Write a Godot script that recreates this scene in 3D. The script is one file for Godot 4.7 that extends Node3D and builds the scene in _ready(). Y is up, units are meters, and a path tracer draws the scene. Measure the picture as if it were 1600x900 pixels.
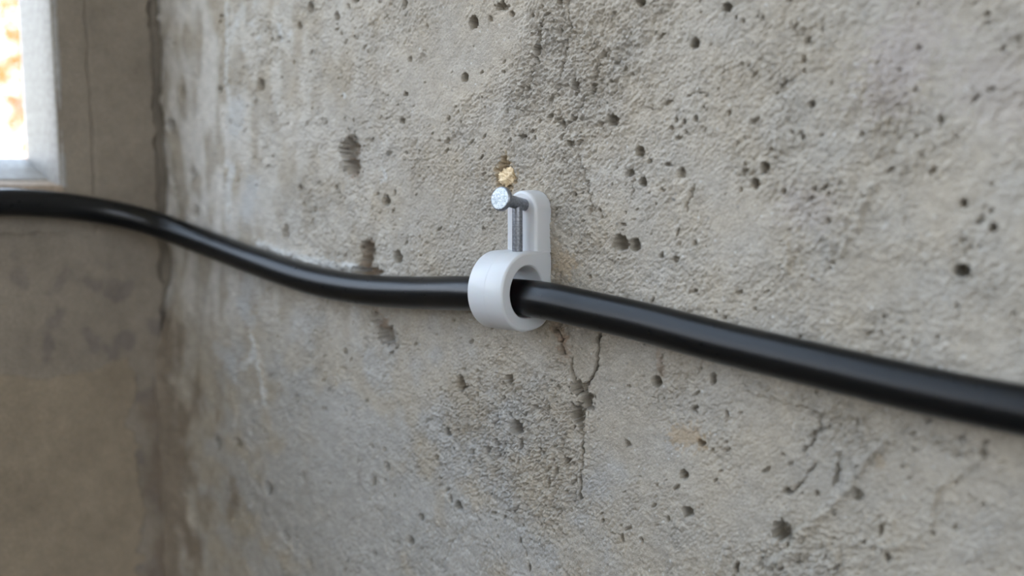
extends Node3D
# A cable clip on a rough concrete wall beside a window. Lengths below are millimetres (MM turns them into metres):
# x runs along the concrete wall, y up, z out of the wall; the origin lies on the wall behind the clip.

const MM := 0.001
const CORNER := -128.5      # where the window wall stands
const OPEN_Z := 27.3        # the window opening begins this far from the concrete wall
const OPEN_Y := 18.4        # and this high
const OPEN_Z1 := 2300.0
const OPEN_Y1 := 1420.0
const ROOM_X := 2400.0
const ROOM_Z := 2600.0
const FLOOR_Y := -860.0
const CEIL_Y := 1560.0

# voids left by air bubbles in the concrete, in mm on the wall: across, up, half width, half height, depth, raggedness
const VOIDS := [
	[-13.59, 49.08, 1.19, 1.25, 3.13, 0.12], [-16.13, 39.1, 0.94, 0.94, 2.26, 0.1], [-81.3, 41.95, 1.57, 1.49, 3.3, 0.12], [-49.87, 26.44, 3.55, 2.6, 3.3, 0.28],
	[-49.14, 22.59, 2.84, 2, 3.3, 0.28], [-38.7, 15.42, 1.22, 1.27, 3, 0.12], [-44.83, 4.79, 2.32, 2.32, 3.3, 0.25], [-45.53, 1.99, 1.87, 2.02, 3.13, 0.25],
	[-44.74, 0.09, 5.12, 1.09, 3.3, 0.3], [-35.22, 3.63, 1.42, 1.43, 3.2, 0.15], [-17.3, -20.77, 1.57, 1.75, 3.3, 0.15], [-4.77, -18.12, 1.07, 1.04, 2.55, 0.12],
	[-21.13, -31.24, 0.91, 1.05, 2.35, 0.1], [-3.17, -27.32, 1.6, 1.54, 3.3, 0.2], [-1.75, -30.31, 0.62, 1.4, 1.79, 0.2], [-18.23, -46.04, 1.1, 1.13, 2.69, 0.15],
	[-20.37, -45.18, 0.61, 1.06, 1.29, 0.2], [-32.84, -57.22, 1, 1.04, 2.3, 0.1], [-29.42, -51.28, 0.76, 0.87, 1.69, 0.1], [-44.48, -63.32, 0.72, 0.75, 1.42, 0.1],
	[27.55, -13.97, 1.11, 1.04, 2.93, 0.1], [11.45, -17.39, 1.74, 1.31, 2.66, 0.35], [13.16, -19.47, 1.56, 1.82, 2.98, 0.35], [11.36, -22.33, 1.59, 2.24, 3.03, 0.35],
	[11.8, -37.43, 0.72, 0.74, 1.52, 0.2], [36.05, -22.96, 0.71, 0.71, 1.72, 0.15], [33, -28.96, 0.87, 0.91, 2.29, 0.1], [33.99, -34.98, 1.13, 0.92, 2.46, 0.2],
	[30.39, -37.05, 0.41, 0.75, 1.07, 0.2], [21.13, -43, 0.45, 1.04, 1.32, 0.2], [25.19, -42.19, 0.36, 0.9, 1.1, 0.2], [8.86, -31.34, 0.81, 0.94, 1.69, 0.3],
	[6.52, -33.62, 0.66, 1.09, 1.64, 0.3], [-1.87, -49.26, 0.36, 0.86, 1.07, 0.2], [0.35, -54.15, 0.35, 1, 1.14, 0.2], [50.35, -34.4, 1.67, 1.82, 3.3, 0.28],
	[50.84, -27.87, 0.86, 0.62, 1.4, 0.3], [61.52, -26.1, 0.82, 1.07, 1.36, 0.3], [65.01, -30.64, 0.4, 1.27, 1.03, 0.3], [66.25, -34.32, 0.54, 0.74, 1.33, 0.2],
	[77.94, -16.81, 0.61, 0.78, 1.1, 0.25], [72.09, -29.24, 0.37, 0.46, 0.8, 0.15], [42.96, -42.32, 0.56, 1.07, 1.49, 0.25], [40.57, -17.54, 0.37, 0.81, 0.97, 0.2],
	[54.71, -18.34, 0.33, 0.98, 0.91, 0.2], [53.42, -20.75, 0.33, 0.77, 0.81, 0.2], [73.93, 7.49, 1.19, 1, 3.3, 0.1], [73.8, 11.49, 0.66, 0.47, 0.81, 0.25],
	[77.42, 13.3, 0.64, 0.74, 1.66, 0.08], [73.71, 16.39, 0.66, 0.75, 1.7, 0.08], [75.87, 10.73, 0.35, 0.38, 0.52, 0.1], [45.68, 21.36, 0.86, 0.96, 2.2, 0.12],
	[44.2, 18.96, 0.76, 0.92, 1.88, 0.15], [41.81, 17.98, 0.36, 0.49, 0.74, 0.2], [42.26, 20.42, 0.42, 0.87, 0.77, 0.3], [20.04, 8.89, 1.59, 1.46, 3.3, 0.14],
	[22.86, 8.69, 1.2, 1.2, 2.32, 0.14], [18.04, 29.57, 1.23, 1.07, 2.41, 0.15], [15.56, 28.92, 0.67, 0.54, 1.06, 0.2], [9.22, 25.96, 0.94, 0.62, 1.35, 0.3],
	[23.58, 24.21, 0.9, 1, 1.83, 0.15], [21.51, 20.65, 0.92, 0.66, 1.37, 0.25], [24.3, 19.16, 0.9, 0.83, 1.94, 0.15], [25.46, 22.61, 0.55, 0.53, 0.95, 0.2],
	[31.36, 20.69, 0.78, 0.8, 1.27, 0.2], [28.97, 22.04, 0.8, 0.35, 0.84, 0.3], [33.8, 29.2, 0.51, 0.67, 1.31, 0.1], [31.75, 28.68, 0.45, 0.56, 0.97, 0.2],
	[29.44, 27.86, 0.59, 0.46, 0.92, 0.3], [30.23, 29.05, 0.39, 0.45, 0.75, 0.2], [33.39, 40.79, 0.88, 0.88, 2.41, 0.1], [38.75, 45.63, 0.84, 0.75, 2.04, 0.1],
	[40.28, 43.94, 0.36, 0.37, 0.76, 0.1], [41.46, 43.34, 0.35, 0.37, 0.75, 0.1], [43.72, 43.75, 0.29, 0.26, 0.57, 0.1], [23.51, 48.13, 0.96, 0.8, 2.1, 0.2],
	[51.57, 39.54, 0.59, 0.61, 1.06, 0.1], [51.25, 35.22, 0.38, 0.36, 0.71, 0.1], [52.58, 30.39, 0.64, 0.61, 1.62, 0.08], [51.61, 25.66, 0.43, 0.52, 0.84, 0.2],
	[70.29, 27.52, 0.5, 0.75, 1.18, 0.2], [77.39, 35.96, 0.41, 0.49, 0.87, 0.1], [79.09, 36.98, 0.37, 0.44, 0.78, 0.1], [53.62, 18.14, 0.48, 0.47, 0.91, 0.2],
	[55.63, 17.6, 0.32, 0.36, 0.6, 0.2], [39.57, -2.01, 0.31, 0.46, 0.78, 0.1], [60.14, 25.84, 0.5, 0.45, 0.84, 0.2], [67.29, 25.43, 0.37, 0.67, 0.8, 0.2],
	[30.63, 6.62, 0.66, 0.82, 1.3, 0.3], [27.85, 7.11, 0.68, 0.53, 0.97, 0.3], [64.17, 0.4, 0.29, 0.41, 0.78, 0.1], [66.9, -2.31, 0.29, 0.3, 0.66, 0.1],
	[68.28, -2.61, 0.28, 0.3, 0.66, 0.1], [71.33, -1.83, 0.27, 0.34, 0.74, 0.1], [-38.94, -13.27, 2.71, 2.02, 2.63, 0.35], [-42.52, -9.74, 2.31, 1.25, 1.91, 0.3],
	[-52.97, -18.39, 0.74, 0.82, 1.63, 0.1], [-96.73, -47.12, 2.27, 1.34, 3.08, 0.3], [-105.63, -48.75, 2.04, 1.77, 2.75, 0.3], [-83.39, -56.46, 1.82, 1.49, 2.91, 0.3],
	[-69.28, -50.71, 0.7, 1.42, 1.6, 0.2], [-77.07, -67.44, 1.17, 1.11, 2.02, 0.2], [-67.41, -71.53, 0.83, 0.82, 1.59, 0.2], [-60.7, -32.93, 1.18, 0.68, 1.15, 0.3],
	[-70.96, -31.78, 0.83, 0.87, 1.24, 0.3], [-83.75, -42.3, 1.2, 0.73, 1.36, 0.2], [-62.13, 57.47, 1.13, 1.38, 2.41, 0.2], [-53.45, 54.71, 0.95, 1.05, 1.77, 0.2],
	[-66.16, 54.04, 0.78, 0.93, 1.37, 0.2], [-49.6, 56.13, 0.58, 0.74, 1.16, 0.2], [-47.09, 57.28, 1.14, 0.58, 1.58, 0.2], [-116.14, 41.96, 1.38, 2.01, 2.14, 0.2],
	[-122.43, 33.83, 2.15, 2.06, 2.7, 0.2], [-99.28, 42.04, 1.1, 0.87, 1.89, 0.2], [-113.33, 21.31, 1.89, 1.67, 2.28, 0.3], [-112.49, 11.69, 2.4, 1.87, 2.38, 0.3],
	[-73.67, 7.66, 1.39, 1.85, 1.8, 0.3], [-62.24, 13.11, 0.77, 0.65, 1.25, 0.2], [-54.44, 18.18, 0.74, 0.71, 1.39, 0.2], [-67.66, 17.99, 0.93, 0.82, 1.4, 0.2],
	[-32.32, 54.72, 0.73, 1.25, 1.69, 0.2], [-6.59, 51.18, 1.39, 0.77, 1.66, 0.35], [-4.14, 49.53, 0.68, 0.63, 1.06, 0.3], [-9.25, 49.19, 0.53, 0.65, 0.94, 0.2],
	[1.98, 42.4, 0.82, 1.38, 1.53, 0.3], [2.14, 40.49, 0.57, 0.63, 0.87, 0.3], [-31.04, 43.69, 0.62, 0.77, 1.12, 0.2], [-32.47, 36.95, 0.74, 0.5, 0.97, 0.2],
	[-33.7, 31.62, 0.96, 0.65, 1.27, 0.3], [-20.29, 31.55, 0.48, 0.83, 1.02, 0.2], [6.93, 50.34, 0.78, 0.61, 1.33, 0.2], [10.23, 35.81, 0.92, 0.86, 1.43, 0.35],
	[7.51, 29.46, 0.79, 0.62, 1.13, 0.35], [7.1, 45.22, 0.47, 0.73, 0.85, 0.3], [0.5, 48.68, 0.58, 0.37, 0.75, 0.2], [-14.28, -34.08, 0.77, 0.59, 1.08, 0.3],
	[-10.36, -32.81, 0.94, 0.72, 1.32, 0.3], [-8.03, -30.84, 0.74, 0.71, 1.17, 0.3], [-15.16, -36.34, 0.58, 0.52, 0.88, 0.2], [-4.29, -33.93, 0.54, 0.57, 0.89, 0.3],
	[3.2, -30.61, 0.68, 0.82, 1.2, 0.3], [4.75, -36.55, 0.51, 0.96, 1.12, 0.3], [-44.49, -38.54, 0.95, 0.65, 1.26, 0.2], [-40.53, -38.66, 0.69, 0.72, 1.25, 0.1],
	[-39.79, -42.38, 0.81, 1.05, 1.33, 0.3], [-44.05, -46.44, 0.71, 1.15, 1.31, 0.3], [34.63, -17.66, 0.65, 0.48, 0.9, 0.3], [21.91, -25.8, 0.73, 0.57, 1.04, 0.3],
	[37.94, -12.1, 0.63, 1.28, 1.59, 0.25],
]
# cracks and chipped edges (negative: raised): depth, width, jitter, then points across, up
const CRACKS := [
	[2.16, 0.32, 0.25, 15.63, -6.98, 15.53, -9.83, 15.56, -12.1, 14.9, -13.9, 14.36, -15.13, 13.54, -16.39, 11.88, -17.33],
	[1.92, 0.36, 0.3, 5.75, -7.08, 7.22, -8.1, 7.67, -9.57, 7.97, -11.53], [1.08, 0.35, 0.3, 9.7, -11.79, 10.01, -14.55, 11.02, -16.75],
	[1.68, 0.26, 0.2, 12.22, -23.59, 12.68, -27.04, 12.44, -30.63, 11.91, -34.3, 11.8, -37.43], [0.84, 0.3, 0.3, 28.44, -9.4, 28.6, -11.22, 28.39, -12.98],
	[0.36, 0.2, 0.2, 27.82, -14.92, 28.12, -17.6], [1.68, 0.28, 0.25, 4.26, 49.02, 2.69, 46.55, 2.27, 43.93, 1.98, 41.84],
	[0.84, 0.25, 0.3, 1.41, 40.43, 0.53, 39.15, 0.24, 37.48], [0.72, 0.25, 0.4, 8.45, 50.48, 9.17, 46.09, 7.43, 38.63, 6.06, 34.3],
	[0.96, 0.25, 0.4, 15.3, 39.1, 13.63, 34.94, 10.28, 30.77, 7.52, 28.12], [0.6, 0.3, 0.5, 10.76, 24.15, 12.45, 19.71, 13.43, 16.95, 14.29, 13.09],
	[0.72, 0.25, 0.3, 33.82, 19.16, 32.97, 16.61, 32.09, 14.35], [0.6, 0.2, 0.3, 22.16, 19.69, 22.32, 17.56, 22.35, 16.28],
	[0.6, 0.2, 0.3, 36.18, 32.54, 34.48, 33.43, 31.89, 32.59], [0.48, 0.2, 0.3, -3.32, -43.24, -2.36, -46.19, -1.72, -49.22, -0.28, -52.03, 0.51, -54.36],
	[0.48, 0.22, 0.4, -4.29, 29.11, -2.45, 33.66, -1.25, 37.01], [0.96, 0.3, 0.35, 55.34, -14.34, 55.43, -16.75, 54.55, -19.35, 53.62, -20.71],
	[0.72, 0.28, 0.35, 55.17, -22.67, 53.96, -24.6, 52.63, -26.68, 51.16, -28.01], [0.84, 0.3, 0.3, 58.64, -20.05, 58.59, -23.45, 58.01, -25.71],
	[0.6, 0.3, 0.3, 58.5, -33.25, 57.63, -35.66, 56.69, -36.7], [0.48, 0.25, 0.3, 77.39, -18.23, 75.27, -20.44, 74.55, -22.11],
	[0.42, 0.3, 0.3, -99.3, 63.67, -98.49, 54.38, -97.87, 41.96, -98.29, 26.29, -98.04, 11.97, -97.48, 7.17], [0.6, 0.4, 0.3, -31.86, 8.03, -33.05, 6],
	[0.48, 0.25, 0.3, -19.37, -53.08, -23.49, -61.05], [0.42, 0.25, 0.3, -56.26, 16.34, -54.17, 12.84],
	[-0.77, 0.92, 0.4, 66.06, -16.31, 63.94, -18.57, 61.78, -21.35, 60.52, -24.49, 57.82, -28.3, 55.02, -31.63, 52.61, -34.55],
	[-0.59, 0.69, 0.4, 48.66, 11.25, 50.05, 9.01, 49.48, 5.32], [-0.68, 0.69, 0.3, 61.28, 18, 60.24, 15.11, 59.72, 12.38],
	[-0.59, 0.805, 0.4, 55.29, 11.77, 56.31, 9.95, 55.47, 7.11], [-0.59, 0.69, 0.3, 58.55, 11.88, 58.04, 8.65], [-0.51, 0.575, 0.3, 62.46, 19.16, 61.9, 18],
	[-0.68, 0.805, 0.4, 62.28, -17.94, 62.14, -14.66], [-0.59, 0.805, 0.4, 41.51, -38.65, 40.24, -41.67, 39.39, -44.07],
	[-0.51, 0.69, 0.4, 75.09, -20.03, 72.34, -22.41, 71.64, -25.31, 71.4, -29.04], [-0.59, 0.92, 0.5, 53.2, -36.83, 50.18, -38.66, 48.68, -40.94],
	[-0.59, 0.92, 0.5, 70.63, -30.63, 67.23, -32.45, 64.55, -32.67, 59.01, -34.1],
	[-1.02, 1.035, 0.5, -84.54, 4.5, -75.62, 3.05, -68.32, 2.06, -61.31, 1.26, -54.57, 0.77, -48.51, 0.56], [-0.59, 0.92, 0.4, -97.26, 24.7, -98.21, 18.36, -97.62, 9.58],
	[-0.51, 0.92, 0.4, -26.81, 45.57, -28.46, 43.85], [-0.68, 0.92, 0.5, -88.67, -17.94, -86.75, -22.55, -84.93, -28.74, -84.15, -34.27],
	[-0.68, 1.035, 0.5, -94.13, 62.28, -94.36, 53.98, -95.56, 43.35], [-0.51, 0.92, 0.5, -97.98, -43.96, -96.52, -38.67, -98.53, -33.96],
	[-0.77, 1.035, 0.5, 43.48, -12.15, 48.28, -13.27, 53.35, -13.68, 58.22, -14.35, 61.96, -14.69], [-0.68, 0.92, 0.5, 68.16, -14.57, 72.44, -16.07, 76.49, -16.21],
	[-0.42, 0.69, 0.4, 58.28, 29.47, 57.28, 27.28], [-0.42, 0.575, 0.4, 63.62, 28.33, 62.85, 26.19], [-0.42, 0.575, 0.4, 62.1, 27.53, 61.29, 25.8],
]
# where the face is rougher (+) or trowelled smooth (-): across, up, half width, half height, amount
const PATCHES := [
	[-2.7, -29.9, 18.3, 16.2, 0.95], [10.2, 36.2, 17.9, 14.2, 0.6], [10.4, 14.1, 8.4, 9, 0.25], [-17.1, 44.1, 16, 7.8, -0.45], [-22.3, 38.4, 10.5, 5.5, -0.3],
	[21.8, 13.3, 8.3, 5.9, -0.35], [22.4, -21.9, 7.1, 14.6, -0.45], [32.1, -35.5, 12.1, 9.4, -0.2], [41.1, 12.8, 9.7, 7.9, -0.35], [65.9, 16.1, 7.7, 4.8, -0.4],
	[56.8, -26.8, 5.3, 4.4, -0.35], [72.9, -25.9, 8.2, 9, -0.3], [-111.9, 41.2, 15.1, 26.6, -0.55], [-115.1, -3.6, 17.3, 12, -0.4], [-49.4, -44.3, 27.6, 22.3, -0.2],
	[61.9, 27.5, 10.1, 5.3, 0.35], [46, 25.4, 6.1, 9.5, 0.2], [47.5, -21.7, 6.3, 8.1, -0.2], [62.7, -31.2, 6.9, 5.7, 0.1], [57.3, -15.9, 10.5, 3.8, 0.4],
	[52.2, -37.9, 7.1, 4, 0.4], [-61.3, 1.1, 13.9, 2.9, 0.4], [1.9, -10.8, 6.8, 3.6, -0.2], [-90.8, 12.1, 10.9, 13.4, -0.3], [59.3, 5, 9.2, 3.7, -0.3],
	[-83.3, 52.9, 12.8, 8.1, 0.3],
]
# lime, brown (mostly in voids and cracks) and mortar marks: linear colour, cover, width, then points across, up
const MARKS := [
	[0.62, 0.62, 0.6, 0.8, 0.8, -94.13, 62.28, -94.36, 53.98, -95.56, 43.35, -94.38, 35.56], [0.62, 0.62, 0.6, 0.6, 1.6, -88.1, 60.07, -90.38, 57.35, -93.28, 53.87],
	[0.62, 0.62, 0.6, 0.9, 0.9, -81.99, 53.22, -82, 53.07], [0.62, 0.62, 0.6, 0.9, 0.7, -84.64, 56.58, -83.63, 56.18],
	[0.62, 0.62, 0.6, 0.9, 0.8, -73.71, 54.84, -73.37, 51.65], [0.62, 0.62, 0.6, 0.9, 0.6, -69.73, 52.72, -70.49, 51.66],
	[0.62, 0.62, 0.6, 0.9, 0.5, -88.07, 51.27, -87.84, 50.65], [0.62, 0.62, 0.6, 0.9, 0.5, -51.64, 38.1, -51.66, 37.28],
	[0.62, 0.62, 0.6, 0.9, 0.5, -82.87, 60.78, -83.41, 60.26], [0.52, 0.53, 0.53, 0.6, 4.5, -91.56, 36.96, -92.87, 33.17],
	[0.62, 0.62, 0.6, 0.5, 0.7, -39.93, 22.09, -38.96, 21.15, -38.59, 20.09, -39.79, 19.42],
	[0.62, 0.62, 0.6, 0.75, 1.6, -96.75, 23.9, -94.62, 22.15, -96.8, 18.36, -97, 10.39], [0.52, 0.53, 0.53, 0.6, 3.5, -86.44, 18.39, -89.46, 12.14],
	[0.62, 0.62, 0.6, 0.95, 1.1, -84.54, 4.5, -75.62, 3.05, -68.32, 2.06, -61.31, 1.26, -54.57, 0.77, -48.51, 0.56],
	[0.62, 0.62, 0.6, 0.7, 1.2, -93.05, -27.39, -89.02, -24.43, -88.07, -21.9], [0.62, 0.62, 0.6, 0.8, 1, -88.44, -18.72, -86.84, -24.16, -84.56, -31.91, -84.19, -35.08],
	[0.52, 0.53, 0.53, 0.5, 3, -104.33, -23.79, -98.61, -25.62, -97.32, -27.95], [0.52, 0.53, 0.53, 0.5, 3, -88.97, -3.59, -92.17, -11.83, -89.04, -14.76],
	[0.42, 0.3, 0.17, 0.5, 2.2, 31.77, -22.66, 34.73, -21.92], [0.42, 0.3, 0.17, 0.35, 1, 35.92, -22.77, 36.29, -23.45],
	[0.42, 0.375, 0.35, 0.5, 5, 66.52, 38.36, 64.16, 35.18, 63.46, 31.8], [0.42, 0.375, 0.35, 0.4, 4, 51.28, 15.87, 53.74, 14.98],
	[0.42, 0.375, 0.35, 0.4, 6, 76.28, 31.8, 79.33, 30.01], [0.42, 0.3, 0.17, 0.25, 2.4, 6.25, 6.58, 8.41, 4.97, 7.71, 3.21],
	[0.3, 0.2, 0.13, 0.45, 1.4, 6.05, -7.05, 7.81, -8.97, 8.4, -11.24], [0.3, 0.2, 0.13, 0.35, 0.9, 27.83, -9.48, 28.63, -12.63],
	[0.3, 0.2, 0.13, 0.4, 1.5, -42.08, -8.87, -40.09, -10.76, -37.75, -13.97], [0.3, 0.2, 0.13, 0.6, 2, -44.81, 5.48, -46, -0.13],
	[0.2, 0.15, 0.1, 0.5, 2.6, -99.14, -58.68, -98.51, -62.84, -101.09, -66.9], [0.42, 0.3, 0.17, 0.3, 0.9, 64.54, -20.14, 64.67, -21.06],
	[0.3, 0.2, 0.13, 0.6, 2, -49.84, 27.39, -48.53, 21.9],
]

var rng := RandomNumberGenerator.new()


# ---------------------------------------------------------------- helpers
func noise(seed_value: int, period: float, octaves := 1, fractal := FastNoiseLite.FRACTAL_FBM) -> FastNoiseLite:
	var n := FastNoiseLite.new()
	n.noise_type = FastNoiseLite.TYPE_SIMPLEX_SMOOTH
	n.seed = seed_value
	n.frequency = 1.0 / period
	n.fractal_type = fractal if octaves > 1 else FastNoiseLite.FRACTAL_NONE
	n.fractal_octaves = octaves
	return n


func grain_texture(seed_value: int, size: int, period: float, lo: Color, hi: Color, octaves := 4, kind := FastNoiseLite.TYPE_SIMPLEX_SMOOTH) -> ImageTexture:
	var n := noise(seed_value, period, octaves)
	n.noise_type = kind
	if kind == FastNoiseLite.TYPE_CELLULAR:
		n.cellular_return_type = FastNoiseLite.RETURN_CELL_VALUE
		n.fractal_type = FastNoiseLite.FRACTAL_NONE
	var src := n.get_seamless_image(size, size)
	src.convert(Image.FORMAT_L8)
	var data := src.get_data()
	var bytes := PackedByteArray()
	bytes.resize(size * size * 3)
	for i in size * size:
		var t := data[i] / 255.0
		bytes[i * 3] = int(255.0 * lerpf(lo.r, hi.r, t))
		bytes[i * 3 + 1] = int(255.0 * lerpf(lo.g, hi.g, t))
		bytes[i * 3 + 2] = int(255.0 * lerpf(lo.b, hi.b, t))
	return ImageTexture.create_from_image(Image.create_from_data(size, size, false, Image.FORMAT_RGB8, bytes))


func mat(called: String, c: Color, rough: float, metal := 0.0) -> StandardMaterial3D:
	var m := StandardMaterial3D.new()
	m.resource_name = called
	m.albedo_color = c
	m.roughness = rough
	m.metallic = metal
	return m


func triplanar(m: StandardMaterial3D, tile_mm: float) -> void:
	m.uv1_triplanar = true
	m.uv1_world_triplanar = true
	m.uv1_scale = Vector3.ONE * (1000.0 / tile_mm)


func tri(st: SurfaceTool, a: Vector3, b: Vector3, c: Vector3, out: Vector3) -> void:
	# front faces run clockwise: swap where the face would look inwards
	if (b - a).cross(c - a).dot(out) > 0.0:
		var t := b
		b = c
		c = t
	st.add_vertex(a * MM)
	st.add_vertex(b * MM)
	st.add_vertex(c * MM)


func quad(st: SurfaceTool, a: Vector3, b: Vector3, c: Vector3, d: Vector3, out: Vector3) -> void:
	tri(st, a, b, c, out)
	tri(st, a, c, d, out)


func box(st: SurfaceTool, lo: Vector3, hi: Vector3) -> void:
	st.set_smooth_group(-1)
	quad(st, Vector3(lo.x, lo.y, lo.z), Vector3(hi.x, lo.y, lo.z), Vector3(hi.x, hi.y, lo.z), Vector3(lo.x, hi.y, lo.z), Vector3(0, 0, -1))
	quad(st, Vector3(lo.x, lo.y, hi.z), Vector3(hi.x, lo.y, hi.z), Vector3(hi.x, hi.y, hi.z), Vector3(lo.x, hi.y, hi.z), Vector3(0, 0, 1))
	quad(st, Vector3(lo.x, lo.y, lo.z), Vector3(lo.x, hi.y, lo.z), Vector3(lo.x, hi.y, hi.z), Vector3(lo.x, lo.y, hi.z), Vector3(-1, 0, 0))
	quad(st, Vector3(hi.x, lo.y, lo.z), Vector3(hi.x, hi.y, lo.z), Vector3(hi.x, hi.y, hi.z), Vector3(hi.x, lo.y, hi.z), Vector3(1, 0, 0))
	quad(st, Vector3(lo.x, lo.y, lo.z), Vector3(hi.x, lo.y, lo.z), Vector3(hi.x, lo.y, hi.z), Vector3(lo.x, lo.y, hi.z), Vector3(0, -1, 0))
	quad(st, Vector3(lo.x, hi.y, lo.z), Vector3(hi.x, hi.y, lo.z), Vector3(hi.x, hi.y, hi.z), Vector3(lo.x, hi.y, hi.z), Vector3(0, 1, 0))


func tool() -> SurfaceTool:
	var st := SurfaceTool.new()
	st.begin(Mesh.PRIMITIVE_TRIANGLES)
	return st


func build(st: SurfaceTool, called: String, m: Material, parent: Node = self) -> MeshInstance3D:
	st.generate_normals()
	return place(st.commit(), called, m, parent)


func place(mesh: Mesh, called: String, m: Material, parent: Node = self) -> MeshInstance3D:
	var o := MeshInstance3D.new()
	o.name = called
	o.mesh = mesh
	o.material_override = m
	o.cast_shadow = GeometryInstance3D.SHADOW_CASTING_SETTING_ON
	parent.add_child(o, true)
	return o


func thing(called: String, label: String, category: String, at := Vector3.ZERO) -> Node3D:
	var o := Node3D.new()
	o.name = called
	o.position = at
	add_child(o, true)
	o.set_meta("label", label)
	o.set_meta("category", category)
	return o


func structure(o: Node, label: String, category: String) -> Node:
	o.set_meta("kind", "structure")
	o.set_meta("label", label)
	o.set_meta("category", category)
	return o


func lathe(st: SurfaceTool, from: Vector3, axis: Vector3, profile: Array, sides := 40) -> void:
	# profile: [distance along the axis, radius, smooth group]
	axis = axis.normalized()
	var side := axis.cross(Vector3.UP if absf(axis.y) < 0.9 else Vector3.RIGHT).normalized()
	var other := axis.cross(side)
	for k in profile.size() - 1:
		var p: Array = profile[k]
		var q: Array = profile[k + 1]
		st.set_smooth_group(int(p[2]))
		for i in sides:
			var a := TAU * i / sides
			var b := TAU * (i + 1) / sides
			var da := side * cos(a) + other * sin(a)
			var db := side * cos(b) + other * sin(b)
			var along: float = q[0] - p[0]
			var grow: float = q[1] - p[1]
			var out: Vector3 = (da + db) * along - axis * grow * 2.0
			if absf(along) < 1e-6:
				out = axis * (-grow) * 2.0
			var p0: Vector3 = from + axis * p[0] + da * p[1]
			var p1: Vector3 = from + axis * q[0] + da * q[1]
			var p2: Vector3 = from + axis * q[0] + db * q[1]
			var p3: Vector3 = from + axis * p[0] + db * p[1]
			if p[1] > 1e-5:
				tri(st, p0, p1, p3, out)
			if q[1] > 1e-5:
				tri(st, p1, p2, p3, out)


# steps between the stops of a graded grid: [[to, step], ...], then growing steps out to the ends
func graded(first: float, stops: Array, low_end: float, high_end: float) -> PackedFloat32Array:
	var mid: Array[float] = [first]
	var last_step: float = stops[0][1]
	for s in stops:
		var a: float = mid[-1]
		var b: float = s[0]
		var n := maxi(1, int(round((b - a) / (0.5 * (last_step + s[1])))))
		var ratio: float = s[1] / last_step
		var total := 0.0
		for i in n:
			total += pow(ratio, (i + 0.5) / n)
		var at := a
		for i in n:
			at += (b - a) * pow(ratio, (i + 0.5) / n) / total
			mid.append(b if i == n - 1 else at)
		last_step = s[1]
	var before: Array[float] = []
	var step: float = stops[0][1]
	var x: float = first
	while x > low_end + 0.001:
		step *= 1.15
		x = x - step
		if x - low_end < step:
			x = low_end
		before.push_front(x)
	step = last_step
	x = mid[-1]
	while x < high_end - 0.001:
		step *= 1.15
		x = x + step
		if high_end - x < step:
			x = high_end
		mid.append(x)
	return PackedFloat32Array(before + mid)


func span(list: PackedFloat32Array, lo: float, hi: float) -> Vector2i:
	return Vector2i(list.bsearch(lo), mini(list.size() - 1, list.bsearch(hi)))


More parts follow.
